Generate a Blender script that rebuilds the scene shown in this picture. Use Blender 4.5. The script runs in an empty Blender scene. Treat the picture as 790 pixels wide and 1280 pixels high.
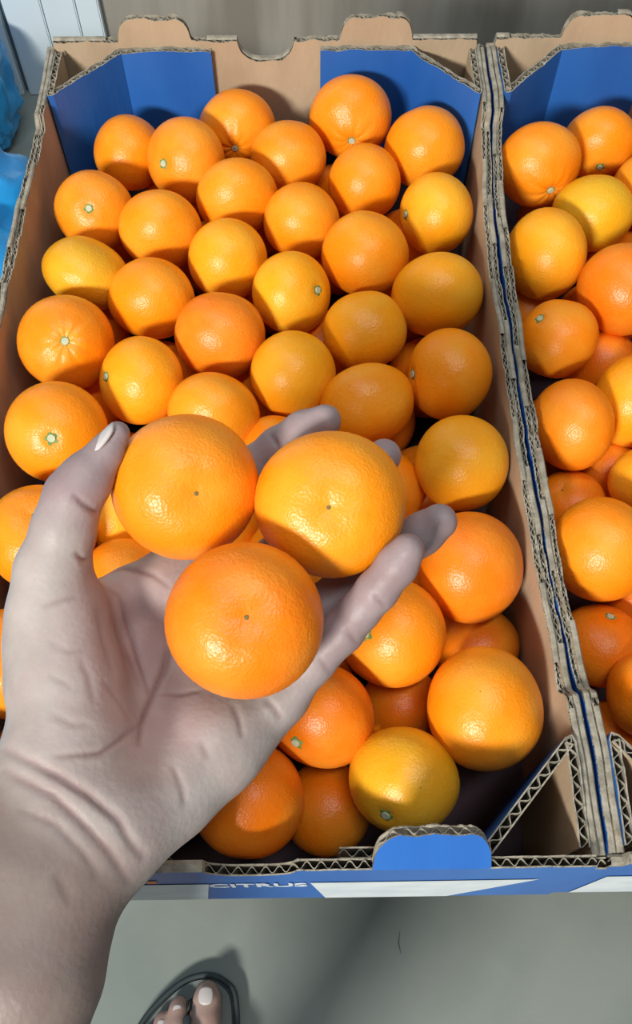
import bpy, bmesh, math, random
import numpy as np
from mathutils import Vector, Matrix, Euler

random.seed(4)
rng = np.random.default_rng(7)
scene = bpy.context.scene
COL = scene.collection

# ------------------------------------------------------------------ camera
FPX = 1150.0                       # focal length in pixels of the 790x1280 frame
ZR = 0.62                          # height of the crate rim above the floor
CAM = np.array([0.0272, -0.0515, ZR + 0.423])
CAM_E = Euler((math.radians(27.72), math.radians(-0.11), math.radians(-0.75)), 'XYZ')
cam_data = bpy.data.cameras.new('camera')
cam_data.sensor_fit = 'VERTICAL'
cam_data.sensor_height = 36.0
cam_data.lens = 36.0 * FPX / 1280.0
cam_data.clip_start = 0.01
cam = bpy.data.objects.new('camera', cam_data)
cam.location = CAM
cam.rotation_euler = CAM_E
COL.objects.link(cam)
scene.camera = cam
ROT = np.array(CAM_E.to_matrix())

# ------------------------------------------------------------------ light
world = bpy.data.worlds.new('world')
scene.world = world
world.use_nodes = True
world.node_tree.nodes['Background'].inputs[0].default_value = (0.80, 0.90, 1.0, 1)
world.node_tree.nodes['Background'].inputs[1].default_value = 0.13


def area(name, loc, target, sx, sy, power, color):
    d = bpy.data.lights.new(name, 'AREA')
    d.shape = 'RECTANGLE'
    d.size, d.size_y, d.energy, d.color = sx, sy, power, color
    o = bpy.data.objects.new(name, d)
    o.location = loc
    o.rotation_euler = (Vector(target) - Vector(loc)).to_track_quat('-Z', 'Y').to_euler()
    COL.objects.link(o)


area('tube_lamp_key', (-1.05, -1.75, 1.95), (0, 0.25, ZR), 0.60, 0.26, 82, (1.0, 0.96, 0.88))
area('tube_lamp_ceiling', (0.35, -0.10, 2.75), (0.1, 0.3, ZR), 1.2, 0.20, 14, (0.93, 0.97, 1.0))
area('fill_light_back', (-0.35, 0.75, 2.75), (-0.35, 0.9, 0), 1.2, 0.20, 9, (0.88, 0.95, 1.0))  # added fill light that brightens the white cladding and far fruits

vs = scene.view_settings
vs.view_transform = 'Standard'
vs.look = 'None'
vs.gamma = 1.0
vs.use_curve_mapping = False
vs.exposure = 0.20


# ------------------------------------------------------------------ helpers
def ray(u, v):
    return ROT @ np.array([(u - 395) / FPX, -(v - 640) / FPX, -1.0])


def at_depth(u, v, d):
    return CAM + ray(u, v) * d


def at_z(u, v, z):
    r = ray(u, v)
    return CAM + r * ((z - CAM[2]) / r[2])


def to_px(p):
    q = (np.asarray(p) - CAM) @ ROT
    return 395 + FPX * q[0] / -q[2], 640 - FPX * q[1] / -q[2]


def tag(o, label=None, cat=None, group=None, kind=None):
    if label: o['label'] = label
    if cat: o['category'] = cat
    if group: o['group'] = group
    if kind: o['kind'] = kind
    return o


def link(name, me, mats=(), parent=None, smooth=False):
    if mats and not isinstance(mats, (list, tuple)): mats = [mats]
    for m in mats:
        if m.name not in [x.name for x in me.materials if x]: me.materials.append(m)
    if smooth:
        me.polygons.foreach_set('use_smooth', [True] * len(me.polygons))
    o = bpy.data.objects.new(name, me)
    COL.objects.link(o)
    if parent is not None: o.parent = parent
    return o


def empty(name, loc=(0, 0, 0), parent=None):
    o = bpy.data.objects.new(name, None)
    o.empty_display_size = 0.05
    o.location = loc
    COL.objects.link(o)
    if parent is not None: o.parent = parent
    return o


def pydata(name, v, f, mi=None):
    me = bpy.data.meshes.new(name)
    me.from_pydata([tuple(map(float, p)) for p in v], [], f)
    if mi is not None: me.polygons.foreach_set('material_index', mi)
    me.update()
    return me


def box_mesh(name, sx, sy, sz, bevel=0.0, off=(0, 0, 0)):
    bm = bmesh.new()
    bmesh.ops.create_cube(bm, size=1)
    for v in bm.verts: v.co = Vector((v.co.x * sx + off[0], v.co.y * sy + off[1], v.co.z * sz + off[2]))
    if bevel: bmesh.ops.bevel(bm, geom=bm.edges[:], offset=bevel, segments=2, affect='EDGES')
    me = bpy.data.meshes.new(name)
    bm.to_mesh(me); bm.free()
    return me


# ------------------------------------------------------------------ materials
def new_mat(name):
    m = bpy.data.materials.new(name)
    m.use_nodes = True
    nt = m.node_tree
    return m, nt, nt.nodes, nt.links, nt.nodes['Principled BSDF']


def node(ns, t, **kw):
    n = ns.new(t)
    for k, v in kw.items():
        if k in n.inputs: n.inputs[k].default_value = v
        else: setattr(n, k, v)
    return n


def noisy(name, c1, c2, scale=8, rough=0.7, bump=0.0, bscale=60, stretch=(1, 1, 1), detail=6, spec=0.3, ramp=(0.35, 0.65)):
    m, nt, ns, lk, b = new_mat(name)
    tc = ns.new('ShaderNodeTexCoord')
    mp = ns.new('ShaderNodeMapping'); mp.inputs['Scale'].default_value = stretch
    lk.new(tc.outputs['Object'], mp.inputs[0])
    n = node(ns, 'ShaderNodeTexNoise', Scale=scale, Detail=detail)
    lk.new(mp.outputs[0], n.inputs['Vector'])
    r = ns.new('ShaderNodeValToRGB')
    r.color_ramp.elements[0].position, r.color_ramp.elements[1].position = ramp
    r.color_ramp.elements[0].color, r.color_ramp.elements[1].color = (*c1, 1), (*c2, 1)
    lk.new(n.outputs['Fac'], r.inputs[0])
    lk.new(r.outputs[0], b.inputs['Base Color'])
    b.inputs['Roughness'].default_value = rough
    b.inputs['Specular IOR Level'].default_value = spec
    if bump:
        n2 = node(ns, 'ShaderNodeTexNoise', Scale=bscale, Detail=4)
        lk.new(mp.outputs[0], n2.inputs['Vector'])
        bp = node(ns, 'ShaderNodeBump', Strength=bump, Distance=0.002)
        lk.new(n2.outputs['Fac'], bp.inputs['Height'])
        lk.new(bp.outputs[0], b.inputs['Normal'])
    return m


M_BLUE = noisy('blue_print', (0.018, 0.105, 0.40), (0.028, 0.145, 0.48), 14, 0.42, 0.12, 160, stretch=(1, 1, .25), spec=0.4)
M_KRAFT = noisy('kraft_board', (0.375, 0.275, 0.180), (0.47, 0.355, 0.240), 30, 0.85, 0.15, 300, stretch=(1, 1, .4))
M_BOTTOM = noisy('shade_dark_bottom', (0.035, 0.018, 0.024), (0.06, 0.03, 0.035), 20, 0.7)  # crate bottom coloured dark, putting deep shade into the gaps between fruits
M_EDGE = noisy('board_cut_edge', (0.20, 0.18, 0.14), (0.35, 0.32, 0.255), 160, 0.9, 0.3, 500)
M_WHITEP = noisy('white_print', (0.55, 0.62, 0.68), (0.66, 0.72, 0.76), 40, 0.5)
M_ORANGEP = noisy('orange_print', (0.75, 0.18, 0.03), (0.8, 0.22, 0.04), 40, 0.5)
M_FLOOR = noisy('concrete_floor', (0.185, 0.218, 0.200), (0.25, 0.28, 0.255), 5, 0.62, 0.12, 90, detail=9)
M_WALL = noisy('grey_wall', (0.26, 0.230, 0.190), (0.44, 0.405, 0.350), 3.5, 0.8, 0.1, 40, stretch=(4, 1, .5), detail=8)
M_WHITE = noisy('white_cladding', (0.70, 0.81, 0.87), (0.78, 0.87, 0.91), 2, 0.35)
M_SEAM = noisy('dark_seam_strip', (0.10, 0.15, 0.17), (0.15, 0.2, 0.22), 5, 0.7)  # dark teal backing that shows through the board seams
M_WOOD = noisy('bench_wood', (0.22, 0.14, 0.08), (0.33, 0.22, 0.13), 6, 0.75, 0.2, 40, stretch=(1, 8, 1))
M_BAG = noisy('blue_plastic', (0.008, 0.24, 0.62), (0.03, 0.38, 0.76), 6, 0.33, 0.25, 30, spec=0.5)
M_GREEN = noisy('calyx_green', (0.10, 0.19, 0.035), (0.20, 0.29, 0.08), 6, 0.7, 0.3, 30)
M_BUTTON = noisy('stem_button_pale', (0.42, 0.46, 0.30), (0.52, 0.55, 0.40), 8, 0.8)
M_SCAR = noisy('dark_scar', (0.14, 0.10, 0.03), (0.24, 0.17, 0.05), 8, 0.8)
M_NAIL = noisy('nail', (0.46, 0.42, 0.41), (0.54, 0.50, 0.49), 20, 0.45, spec=0.35)
M_RUBBER = noisy('sandal_rubber', (0.030, 0.042, 0.045), (0.05, 0.065, 0.068), 20, 0.7)
M_INSOLE = noisy('sandal_insole', (0.13, 0.155, 0.15), (0.20, 0.22, 0.21), 25, 0.8, 0.2, 120)
M_CRACK = noisy('crack_dark', (0.05, 0.055, 0.05), (0.08, 0.085, 0.08), 25, 0.9)


def peel_material():
    m, nt, ns, lk, b = new_mat('mandarin_peel')
    tc = ns.new('ShaderNodeTexCoord')
    oi = ns.new('ShaderNodeObjectInfo')
    add = node(ns, 'ShaderNodeVectorMath', operation='ADD')
    mul = node(ns, 'ShaderNodeVectorMath', operation='SCALE'); mul.inputs['Scale'].default_value = 1.0
    cb = ns.new('ShaderNodeCombineXYZ')
    k = node(ns, 'ShaderNodeMath', operation='MULTIPLY'); k.inputs[1].default_value = 23.0
    lk.new(oi.outputs['Random'], k.inputs[0]); lk.new(k.outputs[0], cb.inputs[0]); lk.new(k.outputs[0], cb.inputs[2])
    lk.new(tc.outputs['Object'], add.inputs[0]); lk.new(cb.outputs[0], add.inputs[1])
    n = node(ns, 'ShaderNodeTexNoise', Scale=1.1, Detail=3)
    lk.new(add.outputs[0], n.inputs['Vector'])
    r = ns.new('ShaderNodeValToRGB')
    r.color_ramp.elements[0].position, r.color_ramp.elements[1].position = 0.40, 0.72
    r.color_ramp.elements[0].color, r.color_ramp.elements[1].color = (0, 0, 0, 1), (1, 1, 1, 1)
    lk.new(n.outputs['Fac'], r.inputs[0])
    mx = node(ns, 'ShaderNodeMix', data_type='RGBA')
    lk.new(r.outputs[0], mx.inputs[0])
    lk.new(oi.outputs['Color'], mx.inputs[6])
    hs = node(ns, 'ShaderNodeHueSaturation', Hue=0.513, Saturation=0.98, Value=0.97)
    lk.new(oi.outputs['Color'], hs.inputs['Color']); lk.new(hs.outputs[0], mx.inputs[7])
    # tiny dark freckles on the peel
    v2 = node(ns, 'ShaderNodeTexVoronoi', Scale=3.2); lk.new(add.outputs[0], v2.inputs['Vector'])
    fr = node(ns, 'ShaderNodeMath', operation='LESS_THAN'); fr.inputs[1].default_value = 0.045
    lk.new(v2.outputs['Distance'], fr.inputs[0])
    n4 = node(ns, 'ShaderNodeTexNoise', Scale=2.3, Detail=1); lk.new(add.outputs[0], n4.inputs['Vector'])
    g4 = node(ns, 'ShaderNodeMath', operation='GREATER_THAN'); g4.inputs[1].default_value = 0.60
    lk.new(n4.outputs['Fac'], g4.inputs[0])
    mm = node(ns, 'ShaderNodeMath', operation='MULTIPLY'); lk.new(fr.outputs[0], mm.inputs[0]); lk.new(g4.outputs[0], mm.inputs[1])
    m5 = node(ns, 'ShaderNodeMath', operation='MULTIPLY'); lk.new(mm.outputs[0], m5.inputs[0]); m5.inputs[1].default_value = 0.6
    mx2 = node(ns, 'ShaderNodeMix', data_type='RGBA'); mx2.inputs[7].default_value = (0.16, 0.05, 0.01, 1)
    lk.new(m5.outputs[0], mx2.inputs[0]); lk.new(mx.outputs[2], mx2.inputs[6])
    lk.new(mx2.outputs[2], b.inputs['Base Color'])
    b.inputs['Roughness'].default_value = 0.36
    b.inputs['Specular IOR Level'].default_value = 0.38
    b.inputs['Subsurface Weight'].default_value = 0.12
    b.inputs['Subsurface Radius'].default_value = (0.006, 0.002, 0.0005)
    b.inputs['Subsurface Scale'].default_value = 1.0
    vo = node(ns, 'ShaderNodeTexVoronoi', Scale=24.0); lk.new(add.outputs[0], vo.inputs['Vector'])
    n3 = node(ns, 'ShaderNodeTexNoise', Scale=7.0, Detail=2); lk.new(add.outputs[0], n3.inputs['Vector'])
    sm = node(ns, 'ShaderNodeMath', operation='MULTIPLY_ADD'); sm.inputs[1].default_value = 2.2
    lk.new(n3.outputs['Fac'], sm.inputs[0]); lk.new(vo.outputs['Distance'], sm.inputs[2])
    bp = node(ns, 'ShaderNodeBump', Strength=0.20, Distance=0.0007)
    lk.new(sm.outputs[0], bp.inputs['Height']); lk.new(bp.outputs[0], b.inputs['Normal'])
    return m


M_PEEL = peel_material()


def skin_material():
    m, nt, ns, lk, b = new_mat('skin')
    tc = ns.new('ShaderNodeTexCoord')
    at = node(ns, 'ShaderNodeAttribute', attribute_name='tone')
    n = node(ns, 'ShaderNodeTexNoise', Scale=55, Detail=5); lk.new(tc.outputs['Object'], n.inputs['Vector'])
    mx = node(ns, 'ShaderNodeMix', data_type='RGBA', blend_type='MULTIPLY'); mx.inputs[0].default_value = 1.0
    r = ns.new('ShaderNodeValToRGB')
    r.color_ramp.elements[0].position, r.color_ramp.elements[1].position = 0.3, 0.7
    r.color_ramp.elements[0].color, r.color_ramp.elements[1].color = (0.88, 0.84, 0.84, 1), (1.08, 1.08, 1.08, 1)
    lk.new(n.outputs['Fac'], r.inputs[0]); lk.new(at.outputs['Color'], mx.inputs[6]); lk.new(r.outputs[0], mx.inputs[7])
    lk.new(mx.outputs[2], b.inputs['Base Color'])
    b.inputs['Roughness'].default_value = 0.50
    b.inputs['Specular IOR Level'].default_value = 0.35
    b.inputs['Subsurface Weight'].default_value = 0.10
    b.inputs['Subsurface Radius'].default_value = (0.006, 0.002, 0.001)
    b.inputs['Subsurface Scale'].default_value = 1.0
    n5 = node(ns, 'ShaderNodeTexNoise', Scale=38, Detail=3, Distortion=0.6); lk.new(tc.outputs['Object'], n5.inputs['Vector'])
    r5 = ns.new('ShaderNodeValToRGB')
    r5.color_ramp.elements[0].position, r5.color_ramp.elements[1].position = 0.36, 0.64
    r5.color_ramp.elements[0].color, r5.color_ramp.elements[1].color = (1.0, 0.945, 0.94, 1), (1.0, 1.02, 1.015, 1)
    lk.new(n5.outputs['Fac'], r5.inputs[0])
    m5 = node(ns, 'ShaderNodeMix', data_type='RGBA', blend_type='MULTIPLY'); m5.inputs[0].default_value = 1.0
    lk.new(mx.outputs[2], m5.inputs[6]); lk.new(r5.outputs[0], m5.inputs[7])
    lk.new(m5.outputs[2], b.inputs['Base Color'])
    nd = node(ns, 'ShaderNodeTexNoise', Scale=60, Detail=2); lk.new(tc.outputs['Object'], nd.inputs['Vector'])
    sc = node(ns, 'ShaderNodeVectorMath', operation='SCALE'); sc.inputs['Scale'].default_value = 0.012; lk.new(nd.outputs['Color'], sc.inputs[0])
    ad = node(ns, 'ShaderNodeVectorMath', operation='ADD'); lk.new(tc.outputs['Object'], ad.inputs[0]); lk.new(sc.outputs[0], ad.inputs[1])
    v6 = node(ns, 'ShaderNodeTexVoronoi', Scale=300, feature='DISTANCE_TO_EDGE'); lk.new(ad.outputs[0], v6.inputs['Vector'])
    c6 = node(ns, 'ShaderNodeMath', operation='MINIMUM'); c6.inputs[1].default_value = 0.12; lk.new(v6.outputs['Distance'], c6.inputs[0])
    b6 = node(ns, 'ShaderNodeBump', Strength=0.10, Distance=0.0012); lk.new(c6.outputs[0], b6.inputs['Height'])
    v = node(ns, 'ShaderNodeTexVoronoi', Scale=420); lk.new(tc.outputs['Object'], v.inputs['Vector'])
    n2 = node(ns, 'ShaderNodeTexNoise', Scale=180, Detail=5); lk.new(tc.outputs['Object'], n2.inputs['Vector'])
    sm = node(ns, 'ShaderNodeMath', operation='MULTIPLY_ADD'); sm.inputs[1].default_value = 2.0
    lk.new(n2.outputs['Fac'], sm.inputs[0]); lk.new(v.outputs['Distance'], sm.inputs[2])
    bp = node(ns, 'ShaderNodeBump', Strength=0.16, Distance=0.0005)
    lk.new(sm.outputs[0], bp.inputs['Height']); lk.new(b6.outputs[0], bp.inputs['Normal']); lk.new(bp.outputs[0], b.inputs['Normal'])
    return m


M_SKIN = skin_material()

# ------------------------------------------------------------------ setting
WALL_Y = 1.31
fl = link('floor', box_mesh('floor', 5.0, 4.2, 0.04, off=(0, WALL_Y - 2.1, -0.02)), M_FLOOR)
tag(fl, 'grey concrete floor around the crates', 'floor', kind='structure')
cr_pts = [at_z(500, 1164, 0), at_z(498, 1178, 0), at_z(501, 1192, 0)]
cv = []
for i, p in enumerate(cr_pts):
    w = (0.0002, 0.0006, 0.0002)[i]
    cv += [(p[0] - w, p[1], 0.0004), (p[0] + w, p[1], 0.0004)]
link('floor_crack', pydata('floor_crack', cv, [(0, 1, 3, 2), (2, 3, 5, 4)]), M_CRACK, fl)
wl = link('wall_back', box_mesh('wall_back', 5.0, 0.1, 2.6, off=(0, WALL_Y + 0.05, 1.3)), M_WALL)
tag(wl, 'grey brown streaked wall behind the crates', 'wall', kind='structure')
# white cladding boards on the wall
pl = empty('white_panel', (-0.75, WALL_Y, 0))
tag(pl, 'white vertical board cladding on the wall behind the blue bags', 'panel')
edges_px = [(-60, 20), (5, 20), (57, 20), (99, 20), (128, 20)]
xs = []
for u, v in edges_px:
    r = ray(u, v); p = CAM + r * ((WALL_Y - 0.01 - CAM[1]) / r[1]); xs.append(p[0])
xs = [xs[0] - 0.5, xs[0] - 0.2] + xs
for a, b_ in zip(xs[:-1], xs[1:]):
    w = b_ - a
    gl = 0.0045 if abs(a - xs[3]) < 1e-6 else 0.0009; gr = 0.0045 if abs(b_ - xs[3]) < 1e-6 else 0.0009
    link('board', box_mesh('board', w - gl - gr, 0.016, 2.2, 0.002, off=((a + gl + b_ - gr) / 2 + 0.75, -0.010, 1.1)), M_WHITE, pl)
link('backing', box_mesh('backing', xs[-1] - xs[0] - 0.004, 0.003, 2.2, off=((xs[0] + xs[-1]) / 2 + 0.75, -0.0016, 1.1)), M_SEAM, pl)

# ------------------------------------------------------------------ bench under the crates
H = 0.122
ZB = ZR - H
bench = empty('display_bench', (0.16, 0.30, 0))
tag(bench, 'low wooden slatted bench carrying the two fruit crates', 'bench')
for i in range(5):
    link('plank', box_mesh('plank', 0.60, 0.084, 0.022, 0.002, off=(0, -0.19 + i * 0.095, ZB - 0.0125)), M_WOOD, bench)
for sx in (-1, 1):
    link('rail', box_mesh('rail', 0.04, 0.46, 0.05, 0.002, off=(sx * 0.27, 0, ZB - 0.0488)), M_WOOD, bench)
    for sy in (-1, 1):
        link('leg', box_mesh('leg', 0.045, 0.045, ZB - 0.074, 0.003, off=(sx * 0.27, sy * 0.19, (ZB - 0.074) / 2)), M_WOOD, bench)


# ------------------------------------------------------------------ corrugated board
def resample(path, ds):
    pts, out, ss = [np.array(p, float) for p in path], [], []
    s0 = 0.0
    for a, b_ in zip(pts[:-1], pts[1:]):
        L = np.linalg.norm(b_ - a); n = max(1, int(round(L / ds)))
        for i in range(n):
            out.append(a + (b_ - a) * i / n); ss.append(s0 + L * i / n)
        s0 += L
    out.append(pts[-1]); ss.append(s0)
    return np.array(out), np.array(ss)


def board(name, path, t, z0, ztop, mats, parent, pitch=0.0062, wob=0.0, ragged=0.0008, lean=None, seed=0, bow=None, cap_at=None):
    """corrugated sheet along a path: two liners and a wavy medium between them.
    mats = (left face, right face, cut edge); left/right as seen walking along the path"""
    r_ = np.random.default_rng(seed)
    p, s = resample(path, pitch / 7.0)
    n = len(p)
    tan = np.zeros_like(p); tan[1:-1] = p[2:] - p[:-2]; tan[0] = p[1] - p[0]; tan[-1] = p[-1] - p[-2]
    tan /= np.linalg.norm(tan, axis=1)[:, None]
    nor = np.stack([-tan[:, 1], tan[:, 0]], 1)
    if wob:
        w = wob * (np.sin(s * 41 + seed) + 0.7 * np.sin(s * 97 + 2.1 * seed) + 0.5 * np.sin(s * 190 + seed * 3.3))
        env = np.clip(np.minimum(s, s[-1] - s) / 0.06, 0, 1)
        p = p + nor * (w * env)[:, None]
    if bow is not None: p = p + np.stack([np.interp(p[:, 1], bow[0], bow[1]), 0 * s], 1)
    zt = np.array([ztop(x) for x in s])
    lt = 0.0007
    V, F, MI = [], [], []

    def sheet(offc, th, zadd, ml, mr):
        base = len(V)
        for i in range(n):
            for k, o in enumerate((offc[i] + th / 2, offc[i] - th / 2)):
                q = p[i] + nor[i] * o
                dz = zt[i] + zadd[i]
                sh = lean(s[i], dz) if lean else np.zeros(2)
                V.append((q[0], q[1], z0)); V.append((q[0] + sh[0], q[1] + sh[1], dz))
        for i in range(n - 1):
            a, c = base + i * 4, base + (i + 1) * 4
            F.append((a, a + 1, c + 1, c)); MI.append(ml)
            F.append((a + 2, c + 2, c + 3, a + 3)); MI.append(mr)
            F.append((a + 1, a + 3, c + 3, c + 1)); MI.append(2)
            F.append((a, c, c + 2, a + 2)); MI.append(2)
        for a in (base, base + (n - 1) * 4):
            F.append((a, a + 2, a + 3, a + 1)); MI.append(2)

    def rag():
        q = r_.normal(0, 1, n)
        q = np.convolve(q, np.ones(9) / 9, 'same') * 2.2
        return q * ragged
    o = np.full(n, t / 2 - lt / 2)
    sheet(o, lt, rag(), 0, 2)
    sheet(-o, lt, rag(), 2, 1)
    amp = t / 2 - lt - 0.00025
    sheet(amp * np.sin(2 * math.pi * s / pitch), 0.0005, rag() * 0.6 - 0.0006, 2, 2)
    if cap_at:
        base = len(V); prev = None
        for i in range(n):
            if not cap_at(s[i]): prev = None; continue
            for o_, dz in ((t / 2, 0.0), (t / 4, 0.0009), (-t / 4, 0.0009), (-t / 2, 0.0)):
                q = p[i] + nor[i] * o_
                V.append((q[0], q[1], zt[i] + 0.0012 + dz))
            cur = len(V) - 4
            if prev is not None:
                for k in range(3): F.append((prev + k, prev + k + 1, cur + k + 1, cur + k)); MI.append(2)
            prev = cur
    me = pydata(name, V, F, MI)
    for m in mats: me.materials.append(m)
    return link(name, me, (), parent)


W, L = 0.30, 0.554
SIDE_T = 0.0062
TB = 0.0050


def bump_profile(x, a, b_, h, e=0.010):
    """rounded tab between a and b"""
    if x <= a or x >= b_: return 0.0
    d = min(x - a, b_ - x) / e
    return h * (1.0 if d >= 1 else math.sqrt(max(0, 1 - (1 - d) ** 2)))


YN = -0.004                       # outer face of the near end wall
XO = 0.0066                       # the end walls lap over the side walls


def end_profile(x, tabs=True):
    x -= XO
    z = H - (0.008 if x < -0.001 or x > W + 0.001 else 0)
    if not tabs: return z - bump_profile(x, 0.130, 0.170, 0.016, 0.016)
    z += bump_profile(x, 0.046, 0.097, 0.017) + bump_profile(x, W - 0.097, W - 0.046, 0.017)
    z -= bump_profile(x, 0.130, 0.170, 0.016, 0.016)
    return z


def bow_curve(ctrl):
    y = np.linspace(0, L, 120)
    b_ = np.interp(y, [c[0] for c in ctrl], [c[1] for c in ctrl])
    k = np.ones(13) / 13
    b_ = np.convolve(np.pad(b_, 6, mode='edge'), k, 'valid')
    return y, b_


# the full crates push their long walls out of line
BOW_SHARED = bow_curve([(0, 0), (.066, 0), (.115, -.0040), (.155, -.0062), (.235, -.0068), (.355, -.0090), (.43, -.006), (.49, 0), (L, 0)])
BOW_OUT = bow_curve([(0, 0), (.08, -.001), (.18, -.005), (.28, -.0075), (.36, -.0065), (.43, -.003), (.49, 0), (L, 0)])


def make_crate(name, label, loc, rz, seed, bows):
    root = empty(name, loc)
    root.rotation_euler.z = rz
    tag(root, label, 'crate')
    ys = np.linspace(YN + TB, L - TB, 40)      # the bottom follows the bowed walls
    bl = [(np.interp(y, *bows[0]) if bows[0] else 0) - W / 2 - 0.0002 for y in ys]
    br = [(np.interp(y, *bows[1]) if bows[1] else 0) + W / 2 + 0.0002 for y in ys]
    Vb = [(x, y, z) for z in (0.0, 0.004) for xs_ in (bl, br) for x, y in zip(xs_, ys)]
    m_ = len(ys)
    Fb = []
    for k in range(m_ - 1):
        Fb += [(k, k + 1, m_ + k + 1, m_ + k), (2 * m_ + k, 3 * m_ + k, 3 * m_ + k + 1, 2 * m_ + k + 1),
               (k, 2 * m_ + k, 2 * m_ + k + 1, k + 1), (m_ + k, m_ + k + 1, 3 * m_ + k + 1, 3 * m_ + k)]
    Fb += [(0, m_, 3 * m_, 2 * m_), (m_ - 1, 3 * m_ - 1, 4 * m_ - 1, 2 * m_ - 1)]
    link('bottom', pydata('bottom', Vb, Fb), M_BOTTOM, root)
    x0, x1 = -W / 2, W / 2
    # end walls, printed blue outside
    board('end_wall', [(x0 - XO, L - TB / 2), (x1 + XO, L - TB / 2)], TB, 0, end_profile, (M_BLUE, M_KRAFT, M_EDGE), root, seed=seed + 1, cap_at=lambda q: math.sin(q * 47 + seed) > 0.1)
    near = board('end_wall', [(x0 - XO, YN + TB / 2), (x1 + XO, YN + TB / 2)], TB, 0, lambda q: end_profile(q, False), (M_KRAFT, M_BLUE, M_EDGE), root, seed=seed + 2, cap_at=lambda q: math.sin(q * 52 + 1.9) > 0.35)
    for a in (0.046, W - 0.097):       # stacking tabs folded inwards
        tb = board('tab', [(0, 0), (0.051, 0)], TB, -0.001, lambda q: bump_profile(q, 0, 0.051, 0.020, 0.011) + 0.0002,
                   (M_KRAFT, M_BLUE, M_EDGE), near, seed=seed + 31)
        tb.location = (x0 + a, YN + TB / 2, H + 0.0006)
        tb.rotation_euler.x = math.radians(-33)
    # triangular corner posts
    for sx in (-1, 1):
        for far in (0, 1):
            def P(dx, dy):
                x = sx * (W / 2 - dx)
                return (x, L - dy) if far else (x, YN + dy)
            e = TB + 0.0027
            q = 0.0026
            path = [P(0.111, e), P(0.046, e), P(q, 0.056), P(q, e + .001)]
            def zt(s, d0=0.065):
                return H - (0.0045 if s < d0 else 0.0035) + (0.0008 * math.sin(s * 60))
            flip = (sx > 0) == (far == 1)
            mats = (M_KRAFT, M_BLUE, M_EDGE) if flip else (M_BLUE, M_KRAFT, M_EDGE)
            po = board('corner_post', path, TB, 0.0045, zt, mats, root, pitch=0.0075, seed=seed + 3 + sx + far * 7, ragged=0.0006)
    # side walls, two layers each, lower between the corners
    for sx in (-1, 1):
        for k in range(2):
            x = sx * (W / 2 + 0.0018 + k * 0.0032)
            def prof(s, k=k):
                a = min(s, L - s)
                t_ = min(1, max(0, (a - 0.072) / 0.006))
                t_ = t_ * t_ * (3 - 2 * t_)
                return H - 0.0065 - 0.0095 * t_ - 0.0010 * k * (1 - t_) - 0.0012 * t_ * math.sin(s * 23 + seed + k)
            path = [(x, YN + TB + 0.0004), (x, L - TB - 0.0004)]
            if sx > 0: mats = (M_KRAFT, M_BLUE if k else M_KRAFT, M_EDGE)
            else: mats = (M_BLUE if k else M_KRAFT, M_KRAFT, M_EDGE)
            board('side_wall', path, 0.0031, 0, prof, mats, root, pitch=0.0056, wob=0.0004, ragged=0.0010, seed=seed + 20 + (sx > 0) * 3, bow=bows[sx > 0], cap_at=lambda q, k=k: min(q, L - q) < 0.066 or math.sin(q * 61 + 2 * k + seed) > 0.25)
    return root, near


def decal(name, quads, mat, parent, y=YN - 0.0004):
    V, F = [], []
    for q in quads:
        b0 = len(V)
        V += [(x, y, z) for x, z in q]; F.append(tuple(range(b0, b0 + len(q))))
    return link(name, pydata(name, V, F), mat, parent)


def text_mesh(name, body, size, mat, parent, loc, sx=1.0):
    cu = bpy.data.curves.new('lettering_curve', 'FONT')
    cu.body = body; cu.size = size; cu.align_x = 'CENTER'; cu.extrude = 0.0001; cu.offset = 0.0004
    to = bpy.data.objects.new('lettering_tmp', cu); COL.objects.link(to)
    bpy.context.view_layer.update()
    me = bpy.data.meshes.new_from_object(to.evaluated_get(bpy.context.evaluated_depsgraph_get()))
    bpy.data.objects.remove(to)
    me.materials.clear()
    o = link(name, me, mat, parent)
    o.rotation_euler.x = math.pi / 2
    o.location = loc; o.scale.x = sx
    return o


crates = []
for nm, lb, loc, rz, sd in (
        ('fruit_crate', 'blue printed cardboard crate holding the mandarins under the hand', (0, 0, ZB), 0, 1),
        ('fruit_crate', '', (0.3150, 0.001, ZB), 0.0, 40)):
    c, near = make_crate(nm, lb, loc, rz, sd, (BOW_OUT, BOW_SHARED) if sd == 1 else (BOW_SHARED, None))
    crates.append(c)
    # white band, slanted gap and lettering printed on the end wall facing the photographer
    decal('white_band', [[(-0.148, 0.003), (-0.030, 0.003), (-0.022, 0.078), (-0.148, 0.078)]], M_WHITEP, near)
    decal('white_band', [[(0.034, 0.003), (0.10, 0.003), (0.128, 0.066), (0.134, 0.080), (0.026, 0.078)]], M_WHITEP, near)
    text_mesh('lettering', 'CITRUS', 0.019, M_WHITEP, near, (0.001, YN - 0.0006, 0.066), 0.75)
    decal('orange_mark', [[(-0.068 + k * 0.006, 0.083), (-0.0635 + k * 0.006, 0.083), (-0.0625 + k * 0.006, 0.094), (-0.067 + k * 0.006, 0.094)] for k in range(4)], M_ORANGEP, near)
crates[0]['label'] = 'blue printed cardboard crate full of mandarins right under the hand'
crates[1]['label'] = 'second blue cardboard crate of mandarins standing wall to wall with the crate under the hand'

# ------------------------------------------------------------------ mandarins
NSEG, NRING = 44, 30


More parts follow.
